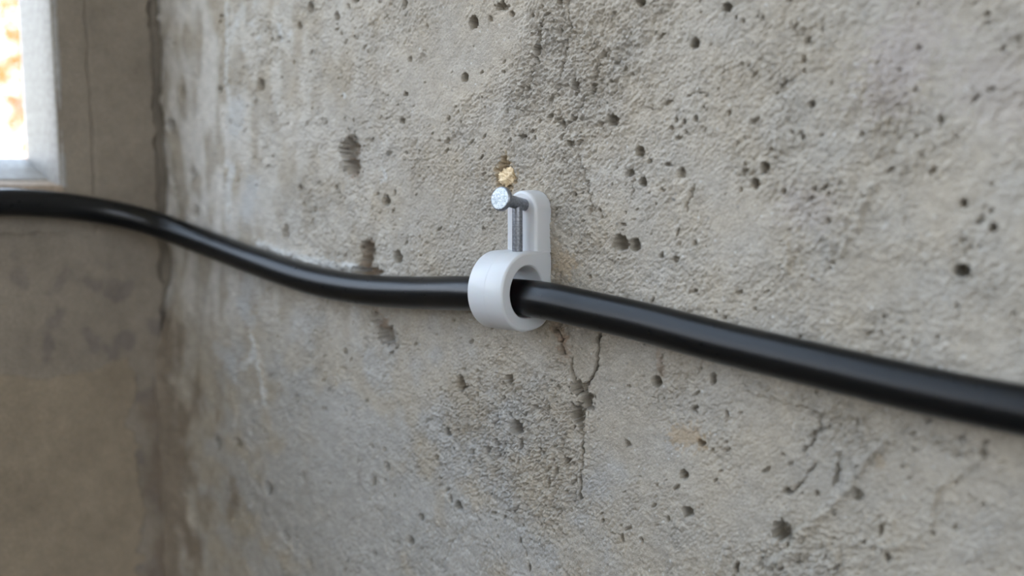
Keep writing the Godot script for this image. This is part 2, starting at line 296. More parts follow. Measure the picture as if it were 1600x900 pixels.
# ---------------------------------------------------------------- concrete wall
func concrete_wall() -> void:
	var xs := graded(CORNER - 2.0, [[-100.0, 0.36], [-50.0, 0.24], [0.0, 0.16], [86.0, 0.145], [110.0, 0.3]], CORNER - 2.0, ROOM_X)
	var ys := graded(-95.0, [[-50.0, 0.26], [-38.0, 0.15], [44.0, 0.15], [70.0, 0.28]], FLOOR_Y, CEIL_Y)
	var nx := xs.size()
	var ny := ys.size()
	var h := PackedFloat32Array()
	h.resize(nx * ny)
	var cr := PackedFloat32Array()
	var cg := PackedFloat32Array()
	var cb := PackedFloat32Array()
	cr.resize(nx * ny)
	cg.resize(nx * ny)
	cb.resize(nx * ny)
	var rough := PackedFloat32Array()
	rough.resize(nx * ny)
	var nm := noise(11, 17.0, 2)
	for j in ny:
		for i in nx:
			rough[j * nx + i] = 0.47 + 0.55 * nm.get_noise_2d(xs[i], ys[j])
	for p in PATCHES:
		var si := span(xs, p[0] - p[2] * 1.5, p[0] + p[2] * 1.5)
		var sj := span(ys, p[1] - p[3] * 1.5, p[1] + p[3] * 1.5)
		for j in range(sj.x, sj.y + 1):
			for i in range(si.x, si.y + 1):
				var dx: float = (xs[i] - p[0]) / p[2]
				var dy: float = (ys[j] - p[1]) / p[3]
				var r := sqrt(dx * dx + dy * dy) + 0.35 * nm.get_noise_2d(xs[i] * 4.0 + 90.0, ys[j] * 4.0)
				if r < 1.4:
					rough[j * nx + i] += p[4] * (1.0 - smoothstep(0.55, 1.3, r))
	var n_low := noise(21, 30.0, 2)
	var n_mid := noise(22, 4.2, 2)
	var n_grit := noise(23, 1.5, 2, FastNoiseLite.FRACTAL_RIDGED)
	n_grit.domain_warp_enabled = true
	n_grit.domain_warp_type = FastNoiseLite.DOMAIN_WARP_SIMPLEX
	n_grit.domain_warp_amplitude = 1.1
	n_grit.domain_warp_frequency = 0.55
	var n_fine := noise(24, 0.6, 3)
	var n_chip := noise(26, 0.88)
	n_chip.noise_type = FastNoiseLite.TYPE_CELLULAR
	n_chip.cellular_return_type = FastNoiseLite.RETURN_DISTANCE
	n_chip.cellular_jitter = 1.0
	n_chip.domain_warp_enabled = true
	n_chip.domain_warp_amplitude = 0.8
	n_chip.domain_warp_frequency = 0.7
	var n_ledge := noise(25, 6.5, 3)
	var n_c1 := noise(31, 34.0, 3)
	var n_c2 := noise(32, 3.4, 2)
	var n_c3 := noise(33, 0.7, 2)
	var n_c4 := noise(34, 15.0, 2)
	var n_edge := noise(35, 9.0, 3)
	for j in ny:
		var y := ys[j]
		var low_part := smoothstep(-4.0, -34.0, y)
		var edge := CORNER + 2.4 + 2.6 * n_edge.get_noise_1d(y) + 1.0 * n_edge.get_noise_1d(y * 4.0)
		for i in nx:
			var x := xs[i]
			var k := j * nx + i
			var r := clampf(rough[k], 0.0, 1.3)
			# the strip beside the window wall was smeared smooth
			var smear := smoothstep(-92.0, -100.0, x)
			r *= 1.0 - 0.6 * smear
			rough[k] = r
			var v := 0.34 * n_low.get_noise_2d(x, y) + (0.10 + 0.16 * r) * n_mid.get_noise_2d(x, y)
			# chips lie along a slant: squeeze the pattern across it
			var a := x * 0.82 + y * 0.57
			var b := -x * 0.57 + y * 0.82
			v -= (0.05 + 0.24 * r * r) * n_grit.get_noise_2d(a * 0.95, b * 1.45) + (0.08 + 0.43 * r) * n_chip.get_noise_2d(a * 0.8, b * 1.3)
			v += (0.075 + 0.17 * r) * n_fine.get_noise_2d(a * 0.65, b * 1.35)
			v += 0.30 * r * smoothstep(-0.05, 0.05, n_ledge.get_noise_2d(x, y)) - 0.15 * r
			# ragged joint with the window wall, filled with mortar lower down
			if x < CORNER + 30.0:
				var away := x - CORNER
				v += 4.2 * low_part * exp(-maxf(away, 0.0) / 7.5)
				v += 0.9 * n_edge.get_noise_2d(x * 0.8, y * 0.55) * exp(-away / 12.0)
				v -= 2.6 * (1.0 - low_part * 0.85) * smoothstep(edge + 0.5, edge - 0.5, x)
			h[k] = v
			var c := 1.0 + 0.09 * n_c1.get_noise_2d(x, y) + 0.13 * n_c2.get_noise_2d(x, y) + 0.17 * n_c3.get_noise_2d(x, y)
			var w := n_c4.get_noise_2d(x, y)
			var red := 0.43 * c * (1.0 + 0.03 * w)
			var green := 0.388 * c
			var blue := 0.325 * c * (1.0 - 0.05 * w)
			# colour turns greyer towards the lower left, with a ragged edge
			var px := (x + 52.0) / 52.0
			var py := (y + 58.0) / 34.0
			var cool := 0.65 * smoothstep(0.4, -0.3, sqrt(px * px + py * py) - 0.95 + 0.9 * w + 0.35 * n_c2.get_noise_2d(x * 0.5, y * 0.5))
			red = lerpf(red, 0.43 * c, cool)
			green = lerpf(green, 0.418 * c, cool)
			blue = lerpf(blue, 0.395 * c, cool)
			if x < -15.0:
				# patchy film from the smearing trowel, plus window brightening painted into the colour
				var lime_and_light := (0.35 * smoothstep(-18.0, -50.0, x) + 0.25 * smoothstep(-55.0, -85.0, x) + 0.4 * smear) * (1.0 - low_part) * smoothstep(-0.45, 0.3, n_c4.get_noise_2d(x * 1.7 + 40.0, y * 0.8)) * 0.9
				red = lerpf(red, 0.64 * c, lime_and_light)
				green = lerpf(green, 0.615 * c, lime_and_light)
				blue = lerpf(blue, 0.57 * c, lime_and_light)
				var mortar := smoothstep(0.18, 0.58, low_part * exp(-(x - CORNER) / 11.0) + 0.45 * n_edge.get_noise_2d(x, y * 0.5))
				red = lerpf(red, 0.25 * c, mortar)
				green = lerpf(green, 0.205 * c, mortar)
				blue = lerpf(blue, 0.155 * c, mortar)
			cr[k] = red
			cg[k] = green
			cb[k] = blue
	# small pits everywhere, more of them where the face is rough
	rng.seed = 77
	var n_rag := noise(41, 0.9, 2)
	var pits := []
	for k in 9500:
		var x := rng.randf_range(CORNER + 5.0, 108.0)
		var y := rng.randf_range(-92.0, 68.0)
		var rr := rng.randf()
		var keep := rng.randf()
		var stretch := rng.randf_range(0.7, 1.5)
		var size := 0.13 + 0.34 * rr * rr * rr * rr
		var at := clampi(ys.bsearch(y), 0, ny - 1) * nx + clampi(xs.bsearch(x), 0, nx - 1)
		if keep < 0.15 + rough[at]:
			var slim := rng.randf() < 0.6
			if slim:
				pits.append([x, y, size * 1.9, size * 0.75, size * (0.9 + rr), 0.3, 0.6 + rng.randfn() * 0.25])
			else:
				pits.append([x, y, size, size * stretch, size * (0.9 + rr), 0.25, 0.0])
	for list in [pits, VOIDS]:
		for p in list:
			var ragged: float = p[5]
			var reach := 1.0 + ragged * 1.6
			var turn: float = p[6] if p.size() > 6 else 0.0
			var cs := cos(turn)
			var sn := sin(turn)
			var wide: float = (p[2] if turn == 0.0 else maxf(p[2], p[3])) * reach
			var tall: float = (p[3] if turn == 0.0 else maxf(p[2], p[3])) * reach
			var si := span(xs, p[0] - wide, p[0] + wide)
			var sj := span(ys, p[1] - tall, p[1] + tall)
			var soft := 0.3 if p[2] > 0.7 else 0.6
			for j in range(sj.x, sj.y + 1):
				for i in range(si.x, si.y + 1):
					var ox: float = xs[i] - p[0]
					var oy: float = ys[j] - p[1]
					var dx: float = (ox * cs + oy * sn) / p[2]
					var dy: float = (oy * cs - ox * sn) / p[3]
					var r := sqrt(dx * dx + dy * dy)
					r *= 1.0 + 1.6 * ragged * n_rag.get_noise_2d(xs[i] * 0.9 + p[0], ys[j] * 0.9)
					if r < 1.0:
						h[j * nx + i] -= p[4] * (1.0 - smoothstep(1.0 - soft, 1.0, r)) * (1.0 + 0.15 * n_rag.get_noise_2d(xs[i] * 0.6, ys[j] * 0.6))
	# the torn hole of an older fixing
	var sox := span(xs, -10.0, -1.5)
	var soy := span(ys, 14.0, 27.0)
	for j in range(soy.x, soy.y + 1):
		for i in range(sox.x, sox.y + 1):
			var dy: float = (ys[j] - 20.7) / 4.1
			var wide := 2.7 * (1.0 - 0.62 * smoothstep(-0.1, 1.0, dy))
			var dx: float = (xs[i] + 5.9) / wide
			var r := sqrt(dx * dx + dy * dy) * (1.0 + 0.45 * n_rag.get_noise_2d(xs[i] * 0.8, ys[j] * 0.8))
			var k := j * nx + i
			h[k] -= 1.9 * (1.0 - smoothstep(0.35, 1.0, r))
			var stain := 0.85 * (1.0 - smoothstep(0.8, 1.15, r))
			cr[k] = lerpf(cr[k], 0.48, stain)
			cg[k] = lerpf(cg[k], 0.385, stain)
			cb[k] = lerpf(cb[k], 0.26, stain)
	# cracks and chipped edges
	var n_j := noise(42, 1.6, 2)
	for line in CRACKS:
		var depth: float = line[0]
		var width: float = line[1]
		for s in range(3, line.size() - 3, 2):
			var p := Vector2(line[s], line[s + 1])
			var q := Vector2(line[s + 2], line[s + 3])
			var pad: float = width * 2.0 + line[2] * 2.0
			var si := span(xs, minf(p.x, q.x) - pad, maxf(p.x, q.x) + pad)
			var sj := span(ys, minf(p.y, q.y) - pad, maxf(p.y, q.y) + pad)
			var d := q - p
			for j in range(sj.x, sj.y + 1):
				for i in range(si.x, si.y + 1):
					var g := Vector2(xs[i], ys[j])
					g += Vector2(n_j.get_noise_2d(g.x + 50.0, g.y), n_j.get_noise_2d(g.x, g.y + 80.0)) * line[2] * 1.8
					var t := (g - p).dot(d) / maxf(d.length_squared(), 1e-6)
					if t < 0.0 or t >= 1.0:
						continue
					var off := (g - p - d * t).length()
					if off < width:
						var uneven := 0.75 + 0.6 * n_j.get_noise_2d(xs[i] * 0.6, ys[j] * 0.6 + 300.0)
						h[j * nx + i] -= depth * uneven * (1.0 - smoothstep(0.25, 1.0, off / width))
	for m in MARKS:
		for s in range(5, m.size() - 3, 2):
			var p := Vector2(m[s], m[s + 1])
			var q := Vector2(m[s + 2], m[s + 3])
			var pad: float = m[4] * 2.2
			var si := span(xs, minf(p.x, q.x) - pad, maxf(p.x, q.x) + pad)
			var sj := span(ys, minf(p.y, q.y) - pad, maxf(p.y, q.y) + pad)
			var d := q - p
			for j in range(sj.x, sj.y + 1):
				for i in range(si.x, si.y + 1):
					var g := Vector2(xs[i], ys[j])
					var t := clampf((g - p).dot(d) / maxf(d.length_squared(), 1e-6), 0.0, 1.0)
					var off: float = (g - p - d * t).length() / m[4] * (1.0 + 0.9 * n_rag.get_noise_2d(g.x * 0.7, g.y * 0.7))
					if off < 1.0:
						var cover: float = m[3] * (1.0 - smoothstep(0.45, 1.0, off))
						var k := j * nx + i
						cr[k] = lerpf(cr[k], m[0], cover)
						cg[k] = lerpf(cg[k], m[1], cover)
						cb[k] = lerpf(cb[k], m[2], cover)
	# pale and dark sand grains in the cement
	for n in 2600:
		var x := rng.randf_range(CORNER + 5.0, 108.0)
		var y := rng.randf_range(-92.0, 68.0)
		var size := rng.randf_range(0.1, 0.3)
		var tone := 0.66 if rng.randf() < 0.6 else 0.2
		var si := span(xs, x - size, x + size)
		var sj := span(ys, y - size, y + size)
		for j in range(sj.x, sj.y + 1):
			for i in range(si.x, si.y + 1):
				var r := Vector2(xs[i] - x, ys[j] - y).length() / size
				if r < 1.0:
					var k := j * nx + i
					var cover := 0.8 * (1.0 - r * r)
					cr[k] = lerpf(cr[k], tone, cover)
					cg[k] = lerpf(cg[k], tone * 0.98, cover)
					cb[k] = lerpf(cb[k], tone * 0.94, cover)
	var vertices := PackedVector3Array()
	var normals := PackedVector3Array()
	var colors := PackedColorArray()
	vertices.resize(nx * ny)
	normals.resize(nx * ny)
	colors.resize(nx * ny)
	for j in ny:
		var j0 := maxi(j - 1, 0)
		var j1 := mini(j + 1, ny - 1)
		for i in nx:
			var i0 := maxi(i - 1, 0)
			var i1 := mini(i + 1, nx - 1)
			var k := j * nx + i
			vertices[k] = Vector3(xs[i], ys[j], h[k]) * MM
			normals[k] = Vector3(-(h[j * nx + i1] - h[j * nx + i0]) / (xs[i1] - xs[i0]), -(h[j1 * nx + i] - h[j0 * nx + i]) / (ys[j1] - ys[j0]), 1.0).normalized()
			colors[k] = Color(cr[k], cg[k], cb[k])
	var index := PackedInt32Array()
	index.resize((nx - 1) * (ny - 1) * 6)
	var at := 0
	for j in ny - 1:
		for i in nx - 1:
			var k := j * nx + i
			index[at] = k
			index[at + 1] = k + nx
			index[at + 2] = k + 1
			index[at + 3] = k + 1
			index[at + 4] = k + nx
			index[at + 5] = k + nx + 1
			at += 6
	var arrays := []
	arrays.resize(Mesh.ARRAY_MAX)
	arrays[Mesh.ARRAY_VERTEX] = vertices
	arrays[Mesh.ARRAY_NORMAL] = normals
	arrays[Mesh.ARRAY_COLOR] = colors
	arrays[Mesh.ARRAY_INDEX] = index
	var mesh := ArrayMesh.new()
	mesh.add_surface_from_arrays(Mesh.PRIMITIVE_TRIANGLES, arrays)
	var body := tool()
	body.set_color(Color(0.39, 0.37, 0.35))
	box(body, Vector3(CORNER - 20.0, FLOOR_Y - 100.0, -160.0), Vector3(ROOM_X + 100.0, CEIL_Y + 100.0, -9.0))
	body.generate_normals()
	body.commit(mesh)
	var m := mat("concrete", Color.WHITE, 0.88)
	m.vertex_color_use_as_albedo = true
	m.albedo_texture = grain_texture(5, 1024, 9.0, Color(0.80, 0.80, 0.80), Color(1, 1, 1))
	m.heightmap_enabled = true
	m.heightmap_texture = grain_texture(6, 1024, 7.0, Color.BLACK, Color.WHITE, 3)
	m.heightmap_scale = 0.010
	m.metallic_specular = 0.4
	triplanar(m, 40.0)
	structure(place(mesh, "wall_back", m), "rough grey concrete wall with air holes, chips and hairline cracks", "wall")
	print("concrete wall: %d by %d points" % [nx, ny])


# ---------------------------------------------------------------- window wall
func window_wall() -> void:
	var zs := graded(0.0, [[OPEN_Z, 0.3], [60.0, 0.45], [OPEN_Z1, 60.0]], -3.0, ROOM_Z)
	var ys := graded(-100.0, [[OPEN_Y, 0.45], [85.0, 0.45], [OPEN_Y1, 60.0]], FLOOR_Y, CEIL_Y)
	var nz := zs.size()
	var ny := ys.size()
	var n1 := noise(51, 22.0, 3)
	var n2 := noise(52, 5.0, 3)
	var n3 := noise(53, 1.4, 2)
	var n4 := noise(54, 8.0, 3)
	var h := PackedFloat32Array()
	h.resize(nz * ny)
	var colors := PackedColorArray()
	colors.resize(nz * ny)
	for j in ny:
		for i in nz:
			var z := zs[i]
			var y := ys[j]
			var k := j * nz + i
			var v := 0.25 * n1.get_noise_2d(z, y) + 0.10 * n2.get_noise_2d(z, y) + 0.03 * n3.get_noise_2d(z, y)
			# a plaster band runs round the window, set off by a scored line
			var wob := 0.5 * n4.get_noise_2d(z, y)
			var dz := z - 18.6 + wob
			var dy := y - 6.2 + wob * 1.3
			var band := minf(dz, dy)
			v += 0.35 * smoothstep(-0.4, 0.4, band)
			v -= 0.75 * (1.0 - smoothstep(0.15, 0.6, absf(band))) * (0.55 + 0.7 * n4.get_noise_2d(z * 0.6 + 40.0, y * 0.6))
			# ragged joint at the concrete
			v -= 2.2 * smoothstep(1.6 + 2.2 * n4.get_noise_2d(3.0, y), 0.0, z)
			# a coat of distemper has come away along the corner and below the window
			var edge := minf(z - 11.0 - 9.0 * n4.get_noise_2d(z * 0.5, y * 0.5), -27.5 - y + 4.0 * n4.get_noise_2d(z * 0.4 + 70.0, y * 0.6))
			var coat := smoothstep(-0.25, 0.25, edge)
			v += 0.22 * coat
			var c := 1.0 + 0.16 * n1.get_noise_2d(z + 30.0, y) + 0.10 * n2.get_noise_2d(z, y + 60.0) + 0.06 * n3.get_noise_2d(z + 9.0, y)
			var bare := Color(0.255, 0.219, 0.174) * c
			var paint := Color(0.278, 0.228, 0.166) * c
			var dark_patch := smoothstep(0.1, 0.35, n4.get_noise_2d(z * 0.55 + 200.0, y * 0.45)) * (1.0 - smoothstep(-10.0, 10.0, y)) * (1.0 - coat)  # darker ragged patches on the bare plaster, lower part only
			bare = bare.lerp(Color(0.2, 0.172, 0.146) * c, dark_patch)
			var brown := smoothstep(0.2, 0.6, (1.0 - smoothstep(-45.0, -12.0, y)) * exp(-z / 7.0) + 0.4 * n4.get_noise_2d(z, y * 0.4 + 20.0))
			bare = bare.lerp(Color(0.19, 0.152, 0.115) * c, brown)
			h[k] = v
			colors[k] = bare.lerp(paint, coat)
			colors[k].a = 1.0
	var vertices := PackedVector3Array()
	var normals := PackedVector3Array()
	vertices.resize(nz * ny)
	normals.resize(nz * ny)
	for j in ny:
		var j0 := maxi(j - 1, 0)
		var j1 := mini(j + 1, ny - 1)
		for i in nz:
			var i0 := maxi(i - 1, 0)
			var i1 := mini(i + 1, nz - 1)
			var k := j * nz + i
			vertices[k] = Vector3(CORNER + h[k], ys[j], zs[i]) * MM
			normals[k] = Vector3(1.0, -(h[j1 * nz + i] - h[j0 * nz + i]) / (ys[j1] - ys[j0]), -(h[j * nz + i1] - h[j * nz + i0]) / (zs[i1] - zs[i0])).normalized()
	var index := PackedInt32Array()
	for j in ny - 1:
		for i in nz - 1:
			var zc := 0.5 * (zs[i] + zs[i + 1])
			var yc := 0.5 * (ys[j] + ys[j + 1])
			if zc > OPEN_Z and zc < OPEN_Z1 and yc > OPEN_Y and yc < OPEN_Y1:
				continue
			var k := j * nz + i
			index.append_array([k, k + 1, k + nz, k + 1, k + nz + 1, k + nz])
	var arrays := []
	arrays.resize(Mesh.ARRAY_MAX)
	arrays[Mesh.ARRAY_VERTEX] = vertices
	arrays[Mesh.ARRAY_NORMAL] = normals
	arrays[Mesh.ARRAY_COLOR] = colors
	arrays[Mesh.ARRAY_INDEX] = index
	var mesh := ArrayMesh.new()
	mesh.add_surface_from_arrays(Mesh.PRIMITIVE_TRIANGLES, arrays)
	var body := tool()
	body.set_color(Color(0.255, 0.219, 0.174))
	var x0 := CORNER - 20.0
	var x1 := CORNER - 2.6
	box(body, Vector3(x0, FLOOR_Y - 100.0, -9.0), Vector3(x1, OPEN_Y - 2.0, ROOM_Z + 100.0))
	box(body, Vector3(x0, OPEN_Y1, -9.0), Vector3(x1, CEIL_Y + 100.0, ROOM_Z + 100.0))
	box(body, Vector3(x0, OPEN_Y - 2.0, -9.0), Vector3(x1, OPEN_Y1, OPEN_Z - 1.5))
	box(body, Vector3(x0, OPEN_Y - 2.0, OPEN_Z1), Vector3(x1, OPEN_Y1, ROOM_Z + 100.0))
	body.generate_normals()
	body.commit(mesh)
	var m := mat("old_plaster", Color.WHITE, 0.9)
	m.vertex_color_use_as_albedo = true
	m.metallic_specular = 0.35
	m.albedo_texture = grain_texture(7, 512, 12.0, Color(0.86, 0.85, 0.84), Color(1, 1, 1))
	triplanar(m, 40.0)
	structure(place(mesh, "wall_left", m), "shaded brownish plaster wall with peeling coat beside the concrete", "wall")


func window() -> void:
	var w := Node3D.new()
	w.name = "window_1"
	w.position = Vector3(CORNER, OPEN_Y, OPEN_Z) * MM
	add_child(w, true)
	structure(w, "bright window with chipped white jamb and worn sloping sill", "window")
	var paint := mat("white_paint", Color(0.63, 0.62, 0.605), 0.55)
	paint.albedo_texture = grain_texture(8, 512, 40.0, Color(0.80, 0.79, 0.77), Color(1, 1, 1))
	triplanar(paint, 30.0)
	var bare := mat("worn_sill_plaster", Color(0.68, 0.61, 0.54), 0.8)
	bare.albedo_texture = paint.albedo_texture
	triplanar(bare, 30.0)
	var wide := OPEN_Z1 - OPEN_Z
	var high := OPEN_Y1 - OPEN_Y
	# lengths below run from the near lower corner of the opening: x into the room, y up, z away from the concrete
	# jamb: its edge towards the room is rounded over
	var st := tool()
	st.set_smooth_group(1)
	var side := [Vector2(0.3, -1.6), Vector2(0.5, -0.9), Vector2(0.35, -0.3), Vector2(-0.4, 0.0), Vector2(-1.4, 0.1), Vector2(-18.0, 0.0), Vector2(-18.0, -1.5)]
	for k in side.size() - 1:
		var a: Vector2 = side[k]
		var b: Vector2 = side[k + 1]
		for s in 60:
			var y0: float = -0.4 + s * 2.0 if s < 59 else 117.6
			var y1: float = -0.4 + (s + 1) * 2.0 if s < 59 else high
			quad(st, Vector3(a.x, y0, a.y), Vector3(b.x, y0, b.y), Vector3(b.x, y1, b.y), Vector3(a.x, y1, a.y), Vector3(b.y - a.y, 0, a.x - b.x) if k < 5 else Vector3(-1, 0, 0))
	build(st, "jamb", paint, w)
	st = tool()
	box(st, Vector3(-18.0, 0.0, wide - 2.0), Vector3(0.3, high, wide))
	build(st, "jamb", paint, w)
	st = tool()
	box(st, Vector3(-18.0, high - 2.0, 0.0), Vector3(0.3, high, wide))
	build(st, "head", paint, w)
	# sill: a worn plaster nosing, then the white painted slope up to the frame
	st = tool()
	st.set_smooth_group(1)
	var nose := [Vector2(0.2, -2.0), Vector2(0.55, -0.9), Vector2(0.35, -0.15), Vector2(-0.4, 0.15), Vector2(-6.0, 1.2)]
	for k in nose.size() - 1:
		var a: Vector2 = nose[k]
		var b: Vector2 = nose[k + 1]
		quad(st, Vector3(a.x, a.y, -0.5), Vector3(b.x, b.y, -0.5), Vector3(b.x, b.y, wide), Vector3(a.x, a.y, wide), Vector3(b.y - a.y, a.x - b.x, 0))
	build(st, "sill_nosing", bare, w)
	st = tool()
	st.set_smooth_group(1)
	var slope := [Vector2(-5.6, 0.4), Vector2(-5.9, 1.5), Vector2(-6.4, 1.8), Vector2(-13.0, 4.0), Vector2(-18.5, 7.0), Vector2(-18.5, -2.0)]
	for k in slope.size() - 1:
		var a: Vector2 = slope[k]
		var b: Vector2 = slope[k + 1]
		quad(st, Vector3(a.x, a.y, 0.0), Vector3(b.x, b.y, 0.0), Vector3(b.x, b.y, wide), Vector3(a.x, a.y, wide), Vector3(b.y - a.y, a.x - b.x, 0) if k < 4 else Vector3(-1, 0, 0))
	build(st, "sill_board", paint, w)
	# the pane sits straight in the jamb and the top of the sill
	var glass := mat("window_glass", Color(0.95, 0.97, 0.98, 0.06), 0.0)
	glass.transparency = BaseMaterial3D.TRANSPARENCY_ALPHA
	st = tool()
	box(st, Vector3(-17.9, 6.4, 0.1), Vector3(-17.4, high, wide))
	build(st, "pane", glass, w)


# ---------------------------------------------------------------- the rest of the room
func room() -> void:
	var limewash := mat("limewash", Color(0.86, 0.82, 0.76), 0.9)
	limewash.albedo_texture = grain_texture(9, 256, 30.0, Color(0.9, 0.9, 0.89), Color(1, 1, 1))
	triplanar(limewash, 700.0)
	var screed := mat("floor_screed", Color(0.30, 0.275, 0.25), 0.85)
	screed.albedo_texture = limewash.albedo_texture
	triplanar(screed, 900.0)
	var st := tool()
	box(st, Vector3(CORNER - 20.0, FLOOR_Y - 100.0, -9.0), Vector3(ROOM_X + 100.0, FLOOR_Y, ROOM_Z + 100.0))
	structure(build(st, "floor", screed), "dusty grey cement floor of the room", "floor")
	st = tool()
	box(st, Vector3(CORNER - 20.0, CEIL_Y, -9.0), Vector3(ROOM_X + 100.0, CEIL_Y + 100.0, ROOM_Z + 100.0))
	structure(build(st, "ceiling", limewash), "plain limewashed ceiling of the room", "ceiling")
	st = tool()
	# two more windows light the room: one faces the first, one faces the concrete
	var lo := Vector2(900.0, -250.0)
	var hi := Vector2(2300.0, 1450.0)
	box(st, Vector3(ROOM_X, FLOOR_Y, 0.0), Vector3(ROOM_X + 100.0, lo.y, ROOM_Z))
	box(st, Vector3(ROOM_X, hi.y, 0.0), Vector3(ROOM_X + 100.0, CEIL_Y, ROOM_Z))
	box(st, Vector3(ROOM_X, lo.y, 0.0), Vector3(ROOM_X + 100.0, hi.y, lo.x - 500.0))
	box(st, Vector3(ROOM_X, lo.y, hi.x), Vector3(ROOM_X + 100.0, hi.y, ROOM_Z))
	structure(build(st, "wall_right", limewash), "plain limewashed wall facing the chipped window", "wall")
	st = tool()
	box(st, Vector3(CORNER, FLOOR_Y, ROOM_Z), Vector3(ROOM_X + 100.0, lo.y, ROOM_Z + 100.0))
	box(st, Vector3(CORNER, hi.y, ROOM_Z), Vector3(ROOM_X + 100.0, CEIL_Y, ROOM_Z + 100.0))
	box(st, Vector3(CORNER, lo.y, ROOM_Z), Vector3(lo.x + 400.0, hi.y, ROOM_Z + 100.0))
	box(st, Vector3(hi.x, lo.y, ROOM_Z), Vector3(ROOM_X + 100.0, hi.y, ROOM_Z + 100.0))
	structure(build(st, "wall_front", limewash), "plain limewashed wall facing the concrete", "wall")
	casement("window_2", "two-pane window in the wall opposite the chipped window", Vector3(ROOM_X, lo.y, lo.x - 500.0), 0.0, hi - lo + Vector2(500.0, 0.0), limewash)
	casement("window_3", "two-pane window in the wall opposite the concrete", Vector3(hi.x, lo.y, ROOM_Z), -PI / 2, hi - lo - Vector2(400.0, 0.0), limewash)


func casement(called: String, label: String, at: Vector3, turn: float, size: Vector2, painted: Material) -> void:
	var w := Node3D.new()
	w.name = called
	w.position = at * MM
	w.rotation.y = turn
	add_child(w, true)
	structure(w, label, "window")
	var wide := size.x
	var high := size.y
	for f in [[Vector3(40, 0, 0), Vector3(80, 45, wide), "rail"], [Vector3(40, high - 45.0, 0), Vector3(80, high, wide), "rail"], [Vector3(40, 45, 0), Vector3(80, high - 45.0, 45), "stile"], [Vector3(40, 45, wide - 45.0), Vector3(80, high - 45.0, wide), "stile"], [Vector3(40, 45, wide / 2 - 25.0), Vector3(80, high - 45.0, wide / 2 + 25.0), "mullion"]]:
		var st := tool()
		box(st, f[0], f[1])
		build(st, f[2], painted, w)
	var glass := mat("window_glass", Color(0.95, 0.97, 0.98, 0.06), 0.0)
	glass.transparency = BaseMaterial3D.TRANSPARENCY_ALPHA
	for z in [[45.0, wide / 2 - 25.0], [wide / 2 + 25.0, wide - 45.0]]:
		var st := tool()
		box(st, Vector3(58, 45, z[0]), Vector3(62, high - 45.0, z[1]))
		build(st, "pane", glass, w)


# ---------------------------------------------------------------- clip, nail, cable, plug
func hoop_radius(theta: float) -> float:
	# seen along the cable, round the middle of its bore: round in front, square to the wall above, rounded below
	var c := cos(theta)
	var s := sin(theta)
	if c >= 0.0:
		return 7.0
	var p := 14.0 if s > 0.0 else 3.2
	return 7.0 / pow(pow(absf(c), p) + pow(absf(s), p), 1.0 / p)


